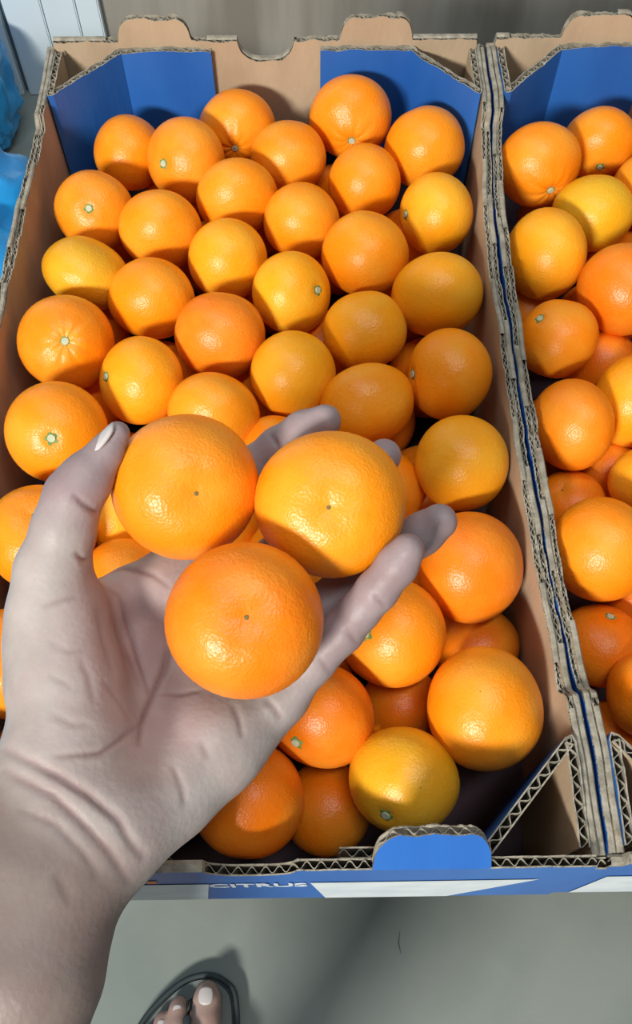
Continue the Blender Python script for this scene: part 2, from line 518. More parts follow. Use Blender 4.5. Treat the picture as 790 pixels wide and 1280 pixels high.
def fruit_mesh(name, style, seed):
    r_ = np.random.default_rng(seed)
    lob = [(r_.normal(size=3), r_.uniform(0, 6.28), r_.uniform(0.8, 1.8)) for _ in range(5)]
    nr = r_.integers(7, 11)
    ph = r_.uniform(0, 6.28, 3)
    V, F = [], []

    def pt(th, fi):
        d = np.array([math.sin(th) * math.cos(fi), math.sin(th) * math.sin(fi), math.cos(th)])
        r = 1.0
        for a, p0, fq in lob: r += 0.011 * math.sin(fq * d.dot(a) * 1.5 + p0)
        if style == 'stem':
            r -= 0.070 * math.exp(-(th / 0.17) ** 2)
        elif style == 'pucker':
            r += 0.030 * math.exp(-((th - 0.36) / 0.22) ** 2)
            r -= 0.085 * math.exp(-(th / 0.16) ** 2)
            rid = abs(math.sin((nr * fi + ph[0]) / 2 + 0.5 * math.sin(fi + ph[1])))
            r -= 0.058 * (1 - rid) ** 3 * math.exp(-((th - 0.34) / 0.30) ** 2)
        else:
            r -= 0.120 * math.exp(-(th / 0.34) ** 2)
            r -= 0.020 * math.exp(-(th / 0.07) ** 2)
            r += 0.007 * math.sin(5 * fi + ph[0]) * math.exp(-((th - 0.5) / 0.3) ** 2)
        r -= 0.030 * math.exp(-((math.pi - th) / 0.22) ** 2)
        return d * r
    V.append(pt(0, 0))
    for i in range(1, NRING):
        th = math.pi * (i / NRING) ** 1.15
        for j in range(NSEG): V.append(pt(th, 2 * math.pi * j / NSEG))
    V.append(pt(math.pi, 0))
    for j in range(NSEG): F.append((0, 1 + j, 1 + (j + 1) % NSEG))
    for i in range(NRING - 2):
        a, b_ = 1 + i * NSEG, 1 + (i + 1) * NSEG
        for j in range(NSEG):
            k = (j + 1) % NSEG
            F.append((a + j, b_ + j, b_ + k, a + k))
    a = 1 + (NRING - 2) * NSEG; e = len(V) - 1
    for j in range(NSEG): F.append((a + j, e, a + (j + 1) % NSEG))
    me = pydata(name, V, F)
    me.materials.append(M_PEEL)
    me.polygons.foreach_set('use_smooth', [True] * len(F))
    return me


MESH = {'stem': [fruit_mesh('mandarin_stem', 'stem', k) for k in range(5)],
        'pucker': [fruit_mesh('mandarin_pucker', 'pucker', 20 + k) for k in range(3)],
        'blossom': [fruit_mesh('mandarin_blossom', 'blossom', 40 + k) for k in range(3)]}


def calyx_mesh():
    V, F, MI = [], [], []
    n = 30
    rings = [(0.0, 0.030), (0.055, 0.030), (0.060, 0.012), (1.0, 0.006), (1.02, -0.03)]
    V.append((0, 0, rings[0][1]))
    for k, (r, z) in enumerate(rings[1:]):
        for j in range(n):
            f = 2 * math.pi * j / n
            rr = r if k < 2 else (0.098 + 0.030 * math.cos(5 * f)) * r
            V.append((rr * math.cos(f), rr * math.sin(f), z))
    for j in range(n): F.append((0, 1 + j, 1 + (j + 1) % n)); MI.append(1)
    for k in range(3):
        for j in range(n):
            a, b_ = 1 + k * n, 1 + (k + 1) * n
            F.append((a + j, b_ + j, b_ + (j + 1) % n, a + (j + 1) % n)); MI.append(1 if k == 0 else 0)
    me = pydata('calyx', V, F, MI)
    me.materials.append(M_GREEN); me.materials.append(M_BUTTON)
    return me


def scar_mesh():
    bm = bmesh.new()
    bmesh.ops.create_icosphere(bm, subdivisions=2, radius=0.034)
    for v in bm.verts:
        v.co.z *= 0.6; v.co.x *= 1 + 0.25 * math.sin(7 * v.co.y * 40)
    me = bpy.data.meshes.new('blossom_scar'); bm.to_mesh(me); bm.free()
    me.materials.append(M_SCAR)
    return me


ME_CALYX, ME_SCAR = calyx_mesh(), scar_mesh()
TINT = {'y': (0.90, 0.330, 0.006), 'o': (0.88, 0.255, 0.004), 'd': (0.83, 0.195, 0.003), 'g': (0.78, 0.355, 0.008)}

G_FAR = 'mandarins in the row along the far end wall'
G_MID = 'mandarins in the middle of the full crate'
G_BAG = 'mandarins along the crate wall next to the blue bags'
G_SH = 'mandarins along the wall shared with the second crate'
G_NEAR = 'mandarins by the near end wall'
G_LOW = 'mandarins in the lower layer of the full crate'
G_2 = 'mandarins in the second crate'
G_2L = 'mandarins in the lower layer of the second crate'
G_HID = 'mandarins lying under the hand'
G_2F = 'mandarins on the far side of the second crate'
D = {G_HID: 'mandarin lying under the open hand, covered by it',
     G_2F: 'mandarin on the far side of the second crate, away from the shared wall',
     G_FAR: 'plain mandarin in the row along the far end wall of the full crate',
     G_MID: 'plain mandarin surrounded by others in the middle of the full crate',
     G_BAG: 'mandarin beside the crate wall next to the blue bags',
     G_SH: 'plain mandarin against the side wall shared with the second crate',
     G_NEAR: 'mandarin by the near end wall, half in its shadow',
     G_LOW: 'shaded mandarin in the lower layer of the full crate, mostly covered',
     G_2: 'plain mandarin on top of the pile in the second crate',
     G_2L: 'shaded mandarin low in the second crate, partly covered by others'}
# (u, v, rx, ry, z below rim, tint, pole pixel or None, style, group, own label)
FR = [
 (165,192,44,45,-.044,'o',None,'stem',G_FAR,'mandarin tucked in the corner by the dark blue corner post beside the bags'),
 (233,203,50,49,-.042,'o',(200,205),'stem',G_FAR,'plain mandarin between the corner mandarin and the green-scarred one in the far row'),
 (297,157,48,45,-.046,'o',(293,190),'pucker',G_FAR,'mandarin with green stem scar by the bare cardboard of the far wall'),
 (361,196,48,44,-.042,'o',None,'stem',G_FAR,'plain mandarin between the green-scarred one and the large creased one at the far wall'),
 (438,145,52,49,-.036,'o',(440,181),'pucker',G_FAR,'large shiny mandarin with creased stem end before the bright blue corner post'),
 (530,184,51,48,-.040,'o',None,'stem',G_FAR,'mandarin in the corner by the blue post and the shared wall'),
 (455,228,45,46,-.044,'o',None,'stem',G_MID,'mandarin with small brown specks below the large one at the blue post'),
 (293,245,51,42,-.042,'o',None,'stem',G_MID,'plain mandarin just in front of the green-scarred one at the far wall'),
 (118,264,51,46,-.040,'o',(110,260),'stem',G_BAG,'dimpled mandarin with pale green stem button beside the dark blue post'),
 (200,288,52,46,-.040,'o',None,'stem',G_MID,'plain mandarin next to the dimpled one with the pale green stem button'),
 (377,278,47,46,-.044,'o',None,'stem',G_MID,'plain mandarin next to the speckled one, one row further from the far wall'),
 (548,268,48,50,-.040,'y',(501,268),'stem',G_SH,'yellow orange mandarin whose stem scar shows on its side, by shared wall'),
 (285,325,49,50,-.042,'y',None,'stem',G_MID,'yellow orange mandarin directly behind the deep orange glossy one'),
 (457,318,55,53,-.038,'o',None,'stem',G_MID,'large plain orange mandarin in front of the speckled one'),
 (109,342,54,43,-.040,'g',None,'stem',G_BAG,'yellowish flattened mandarin beside the crate wall next to the blue bags'),
 (190,375,53,49,-.042,'o',None,'stem',G_MID,'plain mandarin between the yellowish flattened one and the deep orange glossy one'),
 (365,367,48,53,-.042,'y',(402,362),'stem',G_MID,'yellow orange mandarin with green stem scar turned sideways in the middle'),
 (547,369,57,50,-.036,'y',None,'stem',G_SH,'yellow orange flattened mandarin against the shared wall, beside the side-scarred one'),
 (275,420,57,54,-.038,'d',None,'stem',G_MID,'deep orange glossy mandarin in the middle of the full crate'),
 (455,413,52,49,-.042,'y',None,'stem',G_MID,'yellow orange mandarin between the side-turned green-scarred one and the shared wall row'),
 (83,429,60,56,-.036,'o',(81,426),'pucker',G_BAG,'mandarin with deep creases radiating from its pale stem button'),
 (176,476,52,57,-.040,'y',(126,470),'stem',G_MID,'yellow orange mandarin just above the thumb tip'),
 (367,468,54,54,-.040,'y',None,'stem',G_MID,'yellow orange mandarin in front of the side-turned green-scarred one'),
 (563,468,58,56,-.036,'o',(508,468),'stem',G_SH,'orange mandarin against the shared wall with a stem scar on its flank'),
 (460,507,60,49,-.040,'o',None,'stem',G_MID,'mandarin with a few dark specks behind the middle fingertip'),
 (268,518,57,48,-.042,'o',None,'stem',G_MID,'mandarin half hidden behind the held mandarin next to the thumb'),
 (72,541,62,63,-.032,'o',(63,549),'stem',G_BAG,'large mandarin with bright green stem star beside the thumb'),
 (578,580,58,60,-.036,'y',None,'stem',G_SH,'yellow orange mandarin against the shared wall, beside the deep orange one'),
 (345,556,44,38,-.052,'o',None,'stem',G_MID,'mandarin peeping out under the index finger'),
 (483,612,50,50,-.052,'d',None,'stem',G_MID,'shaded mandarin peeping out between middle and ring fingertips'),
 (53,672,66,66,-.034,'o',(39,637),'blossom',G_BAG,'mandarin with dark blossom scar behind the thumb knuckle'),
 (588,710,65,70,-.034,'d',None,'stem',G_SH,'deep orange mandarin beyond the ring fingertip, against the shared wall'),
 (490,790,67,68,-.036,'o',(452,792),'stem',G_MID,'shiny mandarin just under the little finger'),
 (606,886,73,78,-.034,'o',None,'stem',G_SH,'large pale orange mandarin beside the near corner post'),
 (400,893,64,70,-.040,'d',(365,934),'stem',G_NEAR,'mandarin with small green stem button below the little finger'),
 (505,974,71,64,-.042,'g',(480,1024),'stem',G_NEAR,'yellowish mandarin with dark green stem end by the near wall'),
 (310,1008,70,70,-.046,'d',None,'blossom',G_NEAR,'deep orange mandarin beside the heel of the hand'),
 (148,648,48,46,-.052,'y',None,'stem',G_MID,'mandarin glimpsed between thumb and held mandarin'),
 (155,728,60,56,-.050,'o',None,'stem',G_MID,'mandarin glimpsed in the notch between thumb and palm'),
 (-58,828,66,70,-.034,'o',None,'stem',G_BAG,'mandarin at the crate wall behind the thumb base'),
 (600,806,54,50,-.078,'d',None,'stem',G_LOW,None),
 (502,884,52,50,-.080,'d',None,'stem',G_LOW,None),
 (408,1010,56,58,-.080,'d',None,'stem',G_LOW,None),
 # second crate
 (670,207,51,51,-.036,'o',(691,243),'pucker',G_2,'mandarin with creased stem end in the second crate by the dark blue post'),
 (748,179,46,43,-.042,'o',(750,214),'stem',G_2,'mandarin against the blue end wall panel of the second crate'),
 (742,266,50,46,-.040,'g',None,'stem',G_2,'pale yellowish mandarin on top of the second crate'),
 (812,236,46,44,-.042,'o',None,'stem',G_2,None),
 (678,320,48,56,-.038,'y',None,'stem',G_2,'yellow mandarin with a dark speck by the shared wall'),
 (776,366,54,57,-.034,'d',None,'stem',G_2,'deep orange mandarin in the middle of the second crate'),
 (696,424,51,49,-.038,'o',(672,394),'stem',G_2,'egg shaped mandarin lying against the shared wall in the second crate'),
 (750,452,46,46,-.064,'d',None,'stem',G_2L,None),
 (707,530,47,57,-.040,'d',None,'stem',G_2,'brownish orange mandarin with rough shine by the shared wall'),
 (787,503,50,59,-.034,'y',None,'stem',G_2,'yellow mandarin beside the brownish one in the second crate'),
 (757,592,44,42,-.066,'d',None,'stem',G_2L,None),
 (806,602,44,42,-.046,'y',None,'stem',G_2,None),
 (712,630,44,42,-.066,'d',(700,607),'blossom',G_2L,None),
 (746,686,62,66,-.034,'o',None,'stem',G_2,'large mandarin at the shared wall beyond the deep orange one'),
 (752,806,52,56,-.066,'d',(765,765),'stem',G_2L,'shaded mandarin with pale stem button low in the second crate'),
 (812,868,54,56,-.044,'d',None,'stem',G_2,None),
 (790,748,46,44,-.068,'d',None,'stem',G_2L,None),
 (662,392,36,36,-.074,'d',None,'stem',G_2L,None),
]


class Fruit: pass


fruits = []
for (u, v, rx, ry, z, ti, pole, style, grp, lab) in FR:
    f = Fruit()
    f.u, f.v, f.rx, f.ry, f.tint, f.pole, f.style, f.grp, f.lab = u, v, rx, ry, ti, pole, style, grp, lab
    f.rpx = (rx * ry) ** 0.5
    r = ray(u, v)
    f.t = (ZR + z - CAM[2]) / r[2]
    f.t0 = f.t
    f.ray = r
    f.crate = 1 if grp in (G_2, G_2L) else 0
    f.u, f.v = u, v
    fruits.append(f)


# settle fruit against fruit (each may slide a little along and across the pile)
RAY = np.array([f.ray for f in fruits]); T0 = np.array([f.t0 for f in fruits])
RAD = np.array([f.rpx for f in fruits]) * T0 / FPX
BASE = CAM + RAY * T0[:, None]
DIRN = RAY / np.linalg.norm(RAY, axis=1)[:, None]
dt = np.zeros(len(fruits)); off = np.zeros((len(fruits), 3))
CX = np.array([0.3150 * f.crate for f in fruits])
CRI = np.array([f.crate for f in fruits])
for it in range(700):
    Pn = BASE + DIRN * dt[:, None] + off
    dif = Pn[None] - Pn[:, None]
    dist = np.linalg.norm(dif, axis=2) + np.eye(len(fruits))
    pen = np.clip((RAD[:, None] + RAD[None]) * 0.945 - dist, 0, None)
    np.fill_diagonal(pen, 0)
    mv = -(dif / dist[..., None] * pen[..., None]).sum(1)
    al = (mv * DIRN).sum(1)
    # lower fruit sinks, higher fruit rises
    dz = Pn[None, :, 2] - Pn[:, None, 2]
    dt += 0.22 * al + 0.05 * (pen * np.where(dz > 0, 1, -1)).sum(1)
    off += 0.10 * (mv - al[:, None] * DIRN)
    off *= 0.985; dt *= 0.995
    wl_ = np.where(CRI == 0, np.interp(Pn[:, 1], *BOW_OUT), np.interp(Pn[:, 1], *BOW_SHARED)) - W / 2 + 0.0012
    wr_ = np.where(CRI == 0, np.interp(Pn[:, 1], *BOW_SHARED), 0) + W / 2 - 0.0012
    x = Pn[:, 0] - CX
    off[:, 0] += 0.5 * np.clip(wl_ + RAD * 0.97 - x, 0, None) - 0.5 * np.clip(x - wr_ + RAD * 0.97, 0, None)
    off[:, 1] += 0.5 * np.clip(YN + 0.013 + RAD * 0.95 - Pn[:, 1], 0, None) - 0.5 * np.clip(Pn[:, 1] - (L - 0.013 - RAD * 0.95), 0, None)
    low = np.clip(ZB + 0.005 + RAD - Pn[:, 2], 0, None)
    off[:, 2] += 0.5 * low
for f, p_, r_ in zip(fruits, BASE + DIRN * dt[:, None] + off, RAD): f.p, f.R = p_, r_
for f in fruits:
    u, v = to_px(f.p)
    if math.hypot(u - f.u, v - f.v) > 9: print('moved', f.u, f.v, '->', round(u), round(v), 'z', round(f.p[2] - ZR, 3))

# fill: hidden spots under the hand, outside the frame, and the lower layer
HANDPOLY = [(60, 720), (150, 540), (330, 520), (420, 520), (520, 640), (380, 860), (240, 1010), (60, 1010), (-200, 950), (-200, 720)]


def inside(u, v, poly):
    c = False
    for i in range(len(poly)):
        (x1, y1), (x2, y2) = poly[i - 1], poly[i]
        if (y1 > v) != (y2 > v) and u < (x2 - x1) * (v - y1) / (y2 - y1) + x1: c = not c
    return c


def try_add(p, R, grp, crate, tol):
    for b_ in fruits:
        if np.linalg.norm(b_.p - p) < (b_.R + R) * tol: return
    f = Fruit()
    f.p, f.R, f.rx, f.ry, f.pole, f.style, f.grp, f.lab, f.crate = p, R, 1.0, 0.93, None, 'stem', grp, None, crate
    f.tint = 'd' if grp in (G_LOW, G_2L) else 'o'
    fruits.append(f)


R0 = 0.0280
for crate in (0, 1):
    cx = 0.3150 * crate
    for zc, top in ((ZR - 0.044, True), (ZB + 0.005 + R0 * 1.02, False)):
        for iy in range(40):
            for ix in range(24):
                y = 0.014 + R0 + iy * (L - 0.028 - 2 * R0) / 39
                xl = -W / 2 + 0.003 + R0 * 1.03 + np.interp(y, *(BOW_SHARED if crate else BOW_OUT))
                xr = W / 2 - 0.003 - R0 * 1.03 + (0 if crate else np.interp(y, *BOW_SHARED))
                x = xl + (xr - xl) * ix / 23
                p = np.array([cx + x, y, zc])
                u, v = to_px(p)
                if top and not (inside(u, v, HANDPOLY) or u > 850 or u < -80): continue
                if not crate and 525 < u < 680 and 900 < v < 1090: continue
                if abs(x) > W / 2 - 0.05 and (y < 0.062 or y > L - 0.062): continue
                try_add(p, R0, (G_2F if top else G_2L) if crate else (G_HID if top else G_LOW), crate, 0.955 if top else 0.935)

up = ROT @ np.array([0, 1, 0]); rt = ROT @ np.array([1, 0, 0])


def build_fruit(p, R, rx, ry, tint, pole, style, idx, flat=None, name='mandarin'):
    variants = MESH[style]
    o = bpy.data.objects.new(name, variants[idx % len(variants)])
    COL.objects.link(o)
    ratio = 0.92
    if pole is not None:
        r = ray(*pole); r = r / np.linalg.norm(r)
        oc = CAM - p
        b2 = oc.dot(r); disc = b2 * b2 - (oc.dot(oc) - R * R)
        hit = CAM + r * (-b2 - math.sqrt(disc)) if disc > 0 else CAM + r * (-b2)
        ax = hit - p
        ratio = 0.90
    else:
        # short axis across the narrower direction, tipped at random, pole out of sight
        view = (p - CAM) / np.linalg.norm(p - CAM)
        if rx >= ry: ax = up * random.choice((-1, 1)) + rt * random.uniform(-.35, .35) + view * 0.45
        else: ax = rt * random.choice((-1, 1)) + up * random.uniform(-.35, .35) + view * 0.45
        ratio = max(0.80, min(rx, ry) / max(rx, ry))
    if flat: ratio = flat
    ax = Vector(ax).normalized()
    q = ax.to_track_quat('Z', 'Y')
    m = q.to_matrix().to_4x4() @ Matrix.Rotation(random.uniform(0, 6.28), 4, 'Z')
    eq = R / ratio ** 0.5 if pole is None else R * 1.02
    if flat: eq = R
    o.matrix_world = Matrix.Translation(Vector(p)) @ m @ Matrix.Diagonal((eq, eq, eq * ratio, 1))
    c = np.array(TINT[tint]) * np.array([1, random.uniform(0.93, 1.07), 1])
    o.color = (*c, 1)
    return o


def add_child(o, me, name, z=0):
    z = o.data.vertices[0].co.z + (0.002 if name == 'blossom_scar' else 0.014)
    c = bpy.data.objects.new(name, me)
    COL.objects.link(c)
    c.parent = o
    c.location = (0, 0, z)
    if name == 'calyx': c.scale = (1.3, 1.3, 1.3)
    return c


for i, f in enumerate(fruits):
    o = build_fruit(f.p, f.R, f.rx, f.ry, f.tint, f.pole, f.style, i)
    tag(o, f.lab or D[f.grp], 'mandarin', f.grp)
    if f.pole is not None:
        if f.style == 'blossom': add_child(o, ME_SCAR, 'blossom_scar', 0.885)
        else: add_child(o, ME_CALYX, 'calyx', 0.925 if f.style == 'stem' else 0.935)

# the three held in the hand
HELD = [(232, 608, 91, 0.364, (250, 620), 'held mandarin resting between thumb and index finger'),
        (413, 630, 93, 0.362, (410, 636), 'held mandarin resting on the middle and ring fingers'),
        (306, 774, 99.5, 0.338, (309, 771), 'held mandarin resting on the palm, the largest of the three')]
held = []
for i, (u, v, r, d, pole, lab) in enumerate(HELD):
    p = at_depth(u, v, d)
    o = build_fruit(p, r * d / FPX, r, r, ('o', 'o', 'd')[i], pole, 'blossom', i, flat=0.86)
    tag(o, lab, 'mandarin', 'three mandarins held in the hand')
    add_child(o, ME_SCAR, 'blossom_scar', 0.885)
    held.append((np.array([(u - 395) / FPX * d, -(v - 640) / FPX * d, -d]), r * d / FPX))

# ------------------------------------------------------------------ implicit surfaces for the person
def cap(P, a, b_, r1, r2):
    ba = b_ - a
    t = np.clip(((P - a) @ ba) / max(ba.dot(ba), 1e-12), 0, 1)
    q = P - a - t[..., None] * ba
    return np.sqrt((q * q).sum(-1)) - (r1 + (r2 - r1) * t)


def smin(a, b_, k):
    h = np.clip(0.5 + 0.5 * (b_ - a) / k, 0, 1)
    return b_ + (a - b_) * h - k * h * (1 - h)


def chain(P, pts, k=0.003):
    d = None
    for (a, ra), (b_, rb) in zip(pts[:-1], pts[1:]):
        c = cap(P, a, b_, ra, rb)
        d = c if d is None else smin(d, c, k)
    return d


def surface_nets(fn, lo, hi, h):
    n = np.ceil((np.array(hi) - lo) / h).astype(int) + 1
    ax = [lo[i] + h * np.arange(n[i]) for i in range(3)]
    B = 6
    nc = -(-n // B) + 1
    cax = [lo[i] + h * B * (np.arange(nc[i] - 1) + 0.5) for i in range(3)]
    G = np.stack(np.meshgrid(*cax, indexing='ij'), -1).astype(np.float32)
    fc = fn(G)
    f = np.repeat(np.repeat(np.repeat(np.sign(fc), B, 0), B, 1), B, 2)[:n[0], :n[1], :n[2]].astype(np.float32)
    near_ = np.repeat(np.repeat(np.repeat(np.abs(fc) < h * B * 1.35, B, 0), B, 1), B, 2)[:n[0], :n[1], :n[2]]
    ii = np.argwhere(near_)
    for k in range(0, len(ii), 200000):
        q = ii[k:k + 200000]
        f[q[:, 0], q[:, 1], q[:, 2]] = fn((lo + h * q).astype(np.float32))
    s = f < 0
    c = [slice(None, -1), slice(1, None)]
    cnt = np.zeros(n - 1, np.int8)
    for a in (0, 1):
        for b_ in (0, 1):
            for d in (0, 1): cnt += s[c[a], c[b_], c[d]]
    act = (cnt > 0) & (cnt < 8)
    idx = -np.ones(n - 1, np.int64)
    cells = np.argwhere(act)
    idx[act] = np.arange(len(cells))
    acc = np.zeros((len(cells), 3)); num = np.zeros(len(cells))
    corners = [np.array(q) for q in np.ndindex(2, 2, 2)]
    for q in corners:
        for a in range(3):
            if q[a]: continue
            r = q.copy(); r[a] = 1
            A, B = cells + q, cells + r
            fa, fb = f[A[:, 0], A[:, 1], A[:, 2]], f[B[:, 0], B[:, 1], B[:, 2]]
            m = (fa < 0) != (fb < 0)
            t = np.where(m, fa / np.where(m, fa - fb, 1), 0)
            pnt = A + t[:, None] * (r - q)
            acc[m] += pnt[m]; num[m] += 1
    V = lo + h * acc / num[:, None]
    F = []
    for a in range(3):
        b_, d = (a + 1) % 3, (a + 2) % 3
        sl0 = [slice(1, -1)] * 3; sl1 = [slice(1, -1)] * 3
        sl0[a] = slice(0, -1); sl1[a] = slice(1, None)
        s0, s1 = s[tuple(sl0)], s[tuple(sl1)]
        E_ = np.argwhere(s0 != s1)
        off = np.array([1, 1, 1]); off[a] = 0
        flip = s0[E_[:, 0], E_[:, 1], E_[:, 2]]
        E_ = E_ + off
        eb = np.zeros(3, int); eb[b_] = 1
        ed = np.zeros(3, int); ed[d] = 1
        q = [idx[tuple((E_ - x).T)] for x in (0 * eb, eb, eb + ed, ed)]
        Q = np.stack(q, 1)
        Q[~flip] = Q[~flip][:, ::-1]
        F.append(Q)
    F = np.concatenate(F)
    return V, F[(F >= 0).all(1)]


def smooth_mesh(V, F, it=2, lam=0.5):
    e = np.concatenate([F[:, [0, 1]], F[:, [1, 2]], F[:, [2, 3]], F[:, [3, 0]]])
    e = np.concatenate([e, e[:, ::-1]])
    cnt = np.bincount(e[:, 0], minlength=len(V))[:, None]
    for _ in range(it):
        s = np.stack([np.bincount(e[:, 0], V[e[:, 1], k], len(V)) for k in range(3)], 1)
        V = V + lam * (s / cnt - V)
    return V


def vert_normals(V, F):
    n = np.cross(V[F[:, 2]] - V[F[:, 0]], V[F[:, 3]] - V[F[:, 1]])
    N = np.zeros_like(V)
    for k in range(4):
        for j in range(3): N[:, j] += np.bincount(F[:, k], n[:, j], len(V))
    return N / (np.linalg.norm(N, axis=1)[:, None] + 1e-12)


def q3(u, v, d, r):
    return (np.array([(u - 395) / FPX * d, -(v - 640) / FPX * d, -d]), r * d / FPX)


# ---- hand and forearm, laid out joint by joint
FINGERS = {
 'index': [(206, 735, .384, 40), (250, 672, .392, 33), (292, 616, .3945, 29), (322, 583, .3925, 27), (348, 560, .388, 25.5), (380, 539, .383, 25), (406, 526, .378, 21)],
 'middle': [(262, 778, .382, 38), (322, 718, .394, 32), (372, 676, .402, 29), (405, 648, .4035, 28), (432, 622, .401, 27), (462, 592, .393, 26), (480, 570, .386, 22)],
 'ring': [(322, 822, .379, 36), (385, 772, .386, 30), (432, 736, .389, 28), (467, 712, .386, 26.5), (497, 690, .381, 26), (528, 667, .375, 26), (549, 652, .370, 23)],
 'little': [(352, 866, .369, 34), (392, 826, .366, 27), (428, 789, .362, 26.5), (450, 763, .357, 25), (471, 738, .353, 26), (496, 706, .348, 26), (509, 688, .345, 22)],
}
THUMB = [(66, 800, .356, 58), (66, 715, .352, 46), (80, 660, .349, 38), (92, 620, .348, 35), (110, 596, .348, 31), (132, 567, .348, 21), (147, 542, .348, 16)]
THENAR = [(74, 770, .356, 62), (82, 850, .352, 70), (92, 925, .345, 74), (95, 980, .338, 68)]
HYPO = [(322, 866, .374, 44), (272, 925, .364, 54), (205, 988, .352, 60), (148, 1040, .338, 58)]
METAC = [[(206, 735, .390, 38), (150, 860, .376, 46), (110, 985, .348, 55)],
         [(262, 778, .387, 38), (190, 880, .374, 46), (125, 990, .350, 55)],
         [(322, 822, .384, 36), (225, 915, .370, 46), (140, 1000, .350, 55)],
         [(352, 866, .376, 34), (262, 945, .364, 46), (155, 1015, .348, 55)]]
WEB = [[(100, 775, .370, 40), (165, 740, .383, 32), (206, 735, .388, 36)]]
ARM_R = [(62, 985, .334, 66), (20, 1075, .324, 72), (-25, 1200, .315, 82), (-95, 1400, .312, 90), (-330, 1800, .335, 105)]
ARM_U = [(132, 1030, .334, 62), (92, 1110, .324, 62), (56, 1220, .313, 72), (-5, 1400, .310, 78), (-250, 1850, .335, 95)]


def hand_sdf(P):
    C = lambda L_: [q3(*x) for x in L_]
    arm = smin(chain(P, C(ARM_R)), chain(P, C(ARM_U)), 0.018)
    palm = None
    for m in METAC:
        c = chain(P, C(m), 0.004)
        palm = c if palm is None else smin(palm, c, 0.008)
    palm = smin(palm, chain(P, C(THENAR), 0.006), 0.010)
    palm = smin(palm, chain(P, C(HYPO), 0.006), 0.012)
    palm = smin(palm, chain(P, C(WEB[0]), 0.004), 0.008)
    palm = smin(palm, arm, 0.016)
    out = smin(palm, chain(P, C(THUMB), 0.004), 0.006)
    res = out
    for k in FINGERS:
        res = np.minimum(res, smin(palm, chain(P, C(FINGERS[k]), 0.003), 0.006))
    res = np.minimum(res, out)
    # flesh gives way where the fruits press into it
    for c, R in held:
        q = (P - c) / np.array([1, 1, 0.86])
        d = (np.sqrt((q * q).sum(-1)) - (R + 0.0003)) * 0.92
        res = -smin(-res, d, 0.0025)
    return res


CREASES = [  # pixel path, depth (mm), half width (px)
 ([(90, 618), (105, 631), (120, 640), (127, 633)], 1.3, 3.0), ([(93, 690), (104, 700), (113, 697)], 0.9, 3),
 ([(113, 718), (155, 709), (191, 719), (214, 736)], 0.9, 3.2), ([(155, 750), (158, 775), (171, 818), (187, 870)], 0.9, 3.2),
 ([(212, 808), (203, 840), (189, 874), (178, 903), (174, 935)], 1.4, 3.4), ([(178, 903), (148, 926), (125, 941), (66, 946)], 0.8, 3.2),
 ([(197, 868), (225, 868), (252, 862)], 0.6, 2.8), ([(53, 759), (75, 752), (99, 745)], 0.5, 3.5), ([(125, 730), (150, 745), (163, 790)], 0.5, 3), ([(128, 850), (150, 880), (165, 905)], 0.4, 3), ([(60, 800), (85, 815), (110, 812)], 0.25, 4), ([(205, 775), (212, 812), (205, 850)], 0.5, 3), ([(59, 844), (74, 851), (92, 861)], 0.4, 3.5),
 ([(150, 790), (165, 830), (176, 860)], 0.5, 3), ([(2, 936), (15, 942), (76, 972), (112, 995), (148, 1025), (164, 1054), (183, 1074)], 1.3, 6.0),
 ([(2, 962), (10, 967), (66, 995), (109, 1035), (138, 1067), (163, 1106)], 1.0, 6.0), ([(20, 1010), (69, 1031), (108, 1071), (125, 1100)], 0.6, 5),
 ([(69, 1090), (80, 1112), (90, 1132)], 0.4, 7), ([(430, 785), (442, 800), (448, 806)], 0.6, 3), ([(464, 742), (475, 753), (482, 760)], 0.6, 3),
 ([(338, 541), (346, 553), (352, 566)], 1.0, 2.6), ([(330, 872), (342, 885), (352, 900)], 0.9, 3.2), ([(291, 880), (299, 900), (303, 924)], 0.6, 3.4),
 ([(398, 822), (408, 836), (414, 843)], 0.4, 3), ([(215, 955), (228, 985), (232, 1010)], 0.5, 4), ([(250, 925), (262, 950)], 0.5, 4),
 ([(100, 820), (112, 850), (118, 880)], 0.35, 4), ([(60, 890), (90, 905), (115, 905)], 0.35, 4), ([(120, 760), (128, 800), (140, 840)], 0.4, 3.5),
]


def seg_dist(U, V_, path):
    best = np.full(U.shape, 1e9); para = np.zeros(U.shape)
    tot = sum(math.dist(a, b_) for a, b_ in zip(path[:-1], path[1:])); acc = 0.0
    for (x1, y1), (x2, y2) in zip(path[:-1], path[1:]):
        dx, dy = x2 - x1, y2 - y1
        t = np.clip(((U - x1) * dx + (V_ - y1) * dy) / (dx * dx + dy * dy), 0, 1)
        dd = np.hypot(U - x1 - t * dx, V_ - y1 - t * dy)
        ln = math.hypot(dx, dy)
        para = np.where(dd < best, (acc + t * ln) / tot, para)
        best = np.minimum(best, dd); acc += ln
    return best, np.clip(np.sin(math.pi * para), 0, 1) ** 0.45


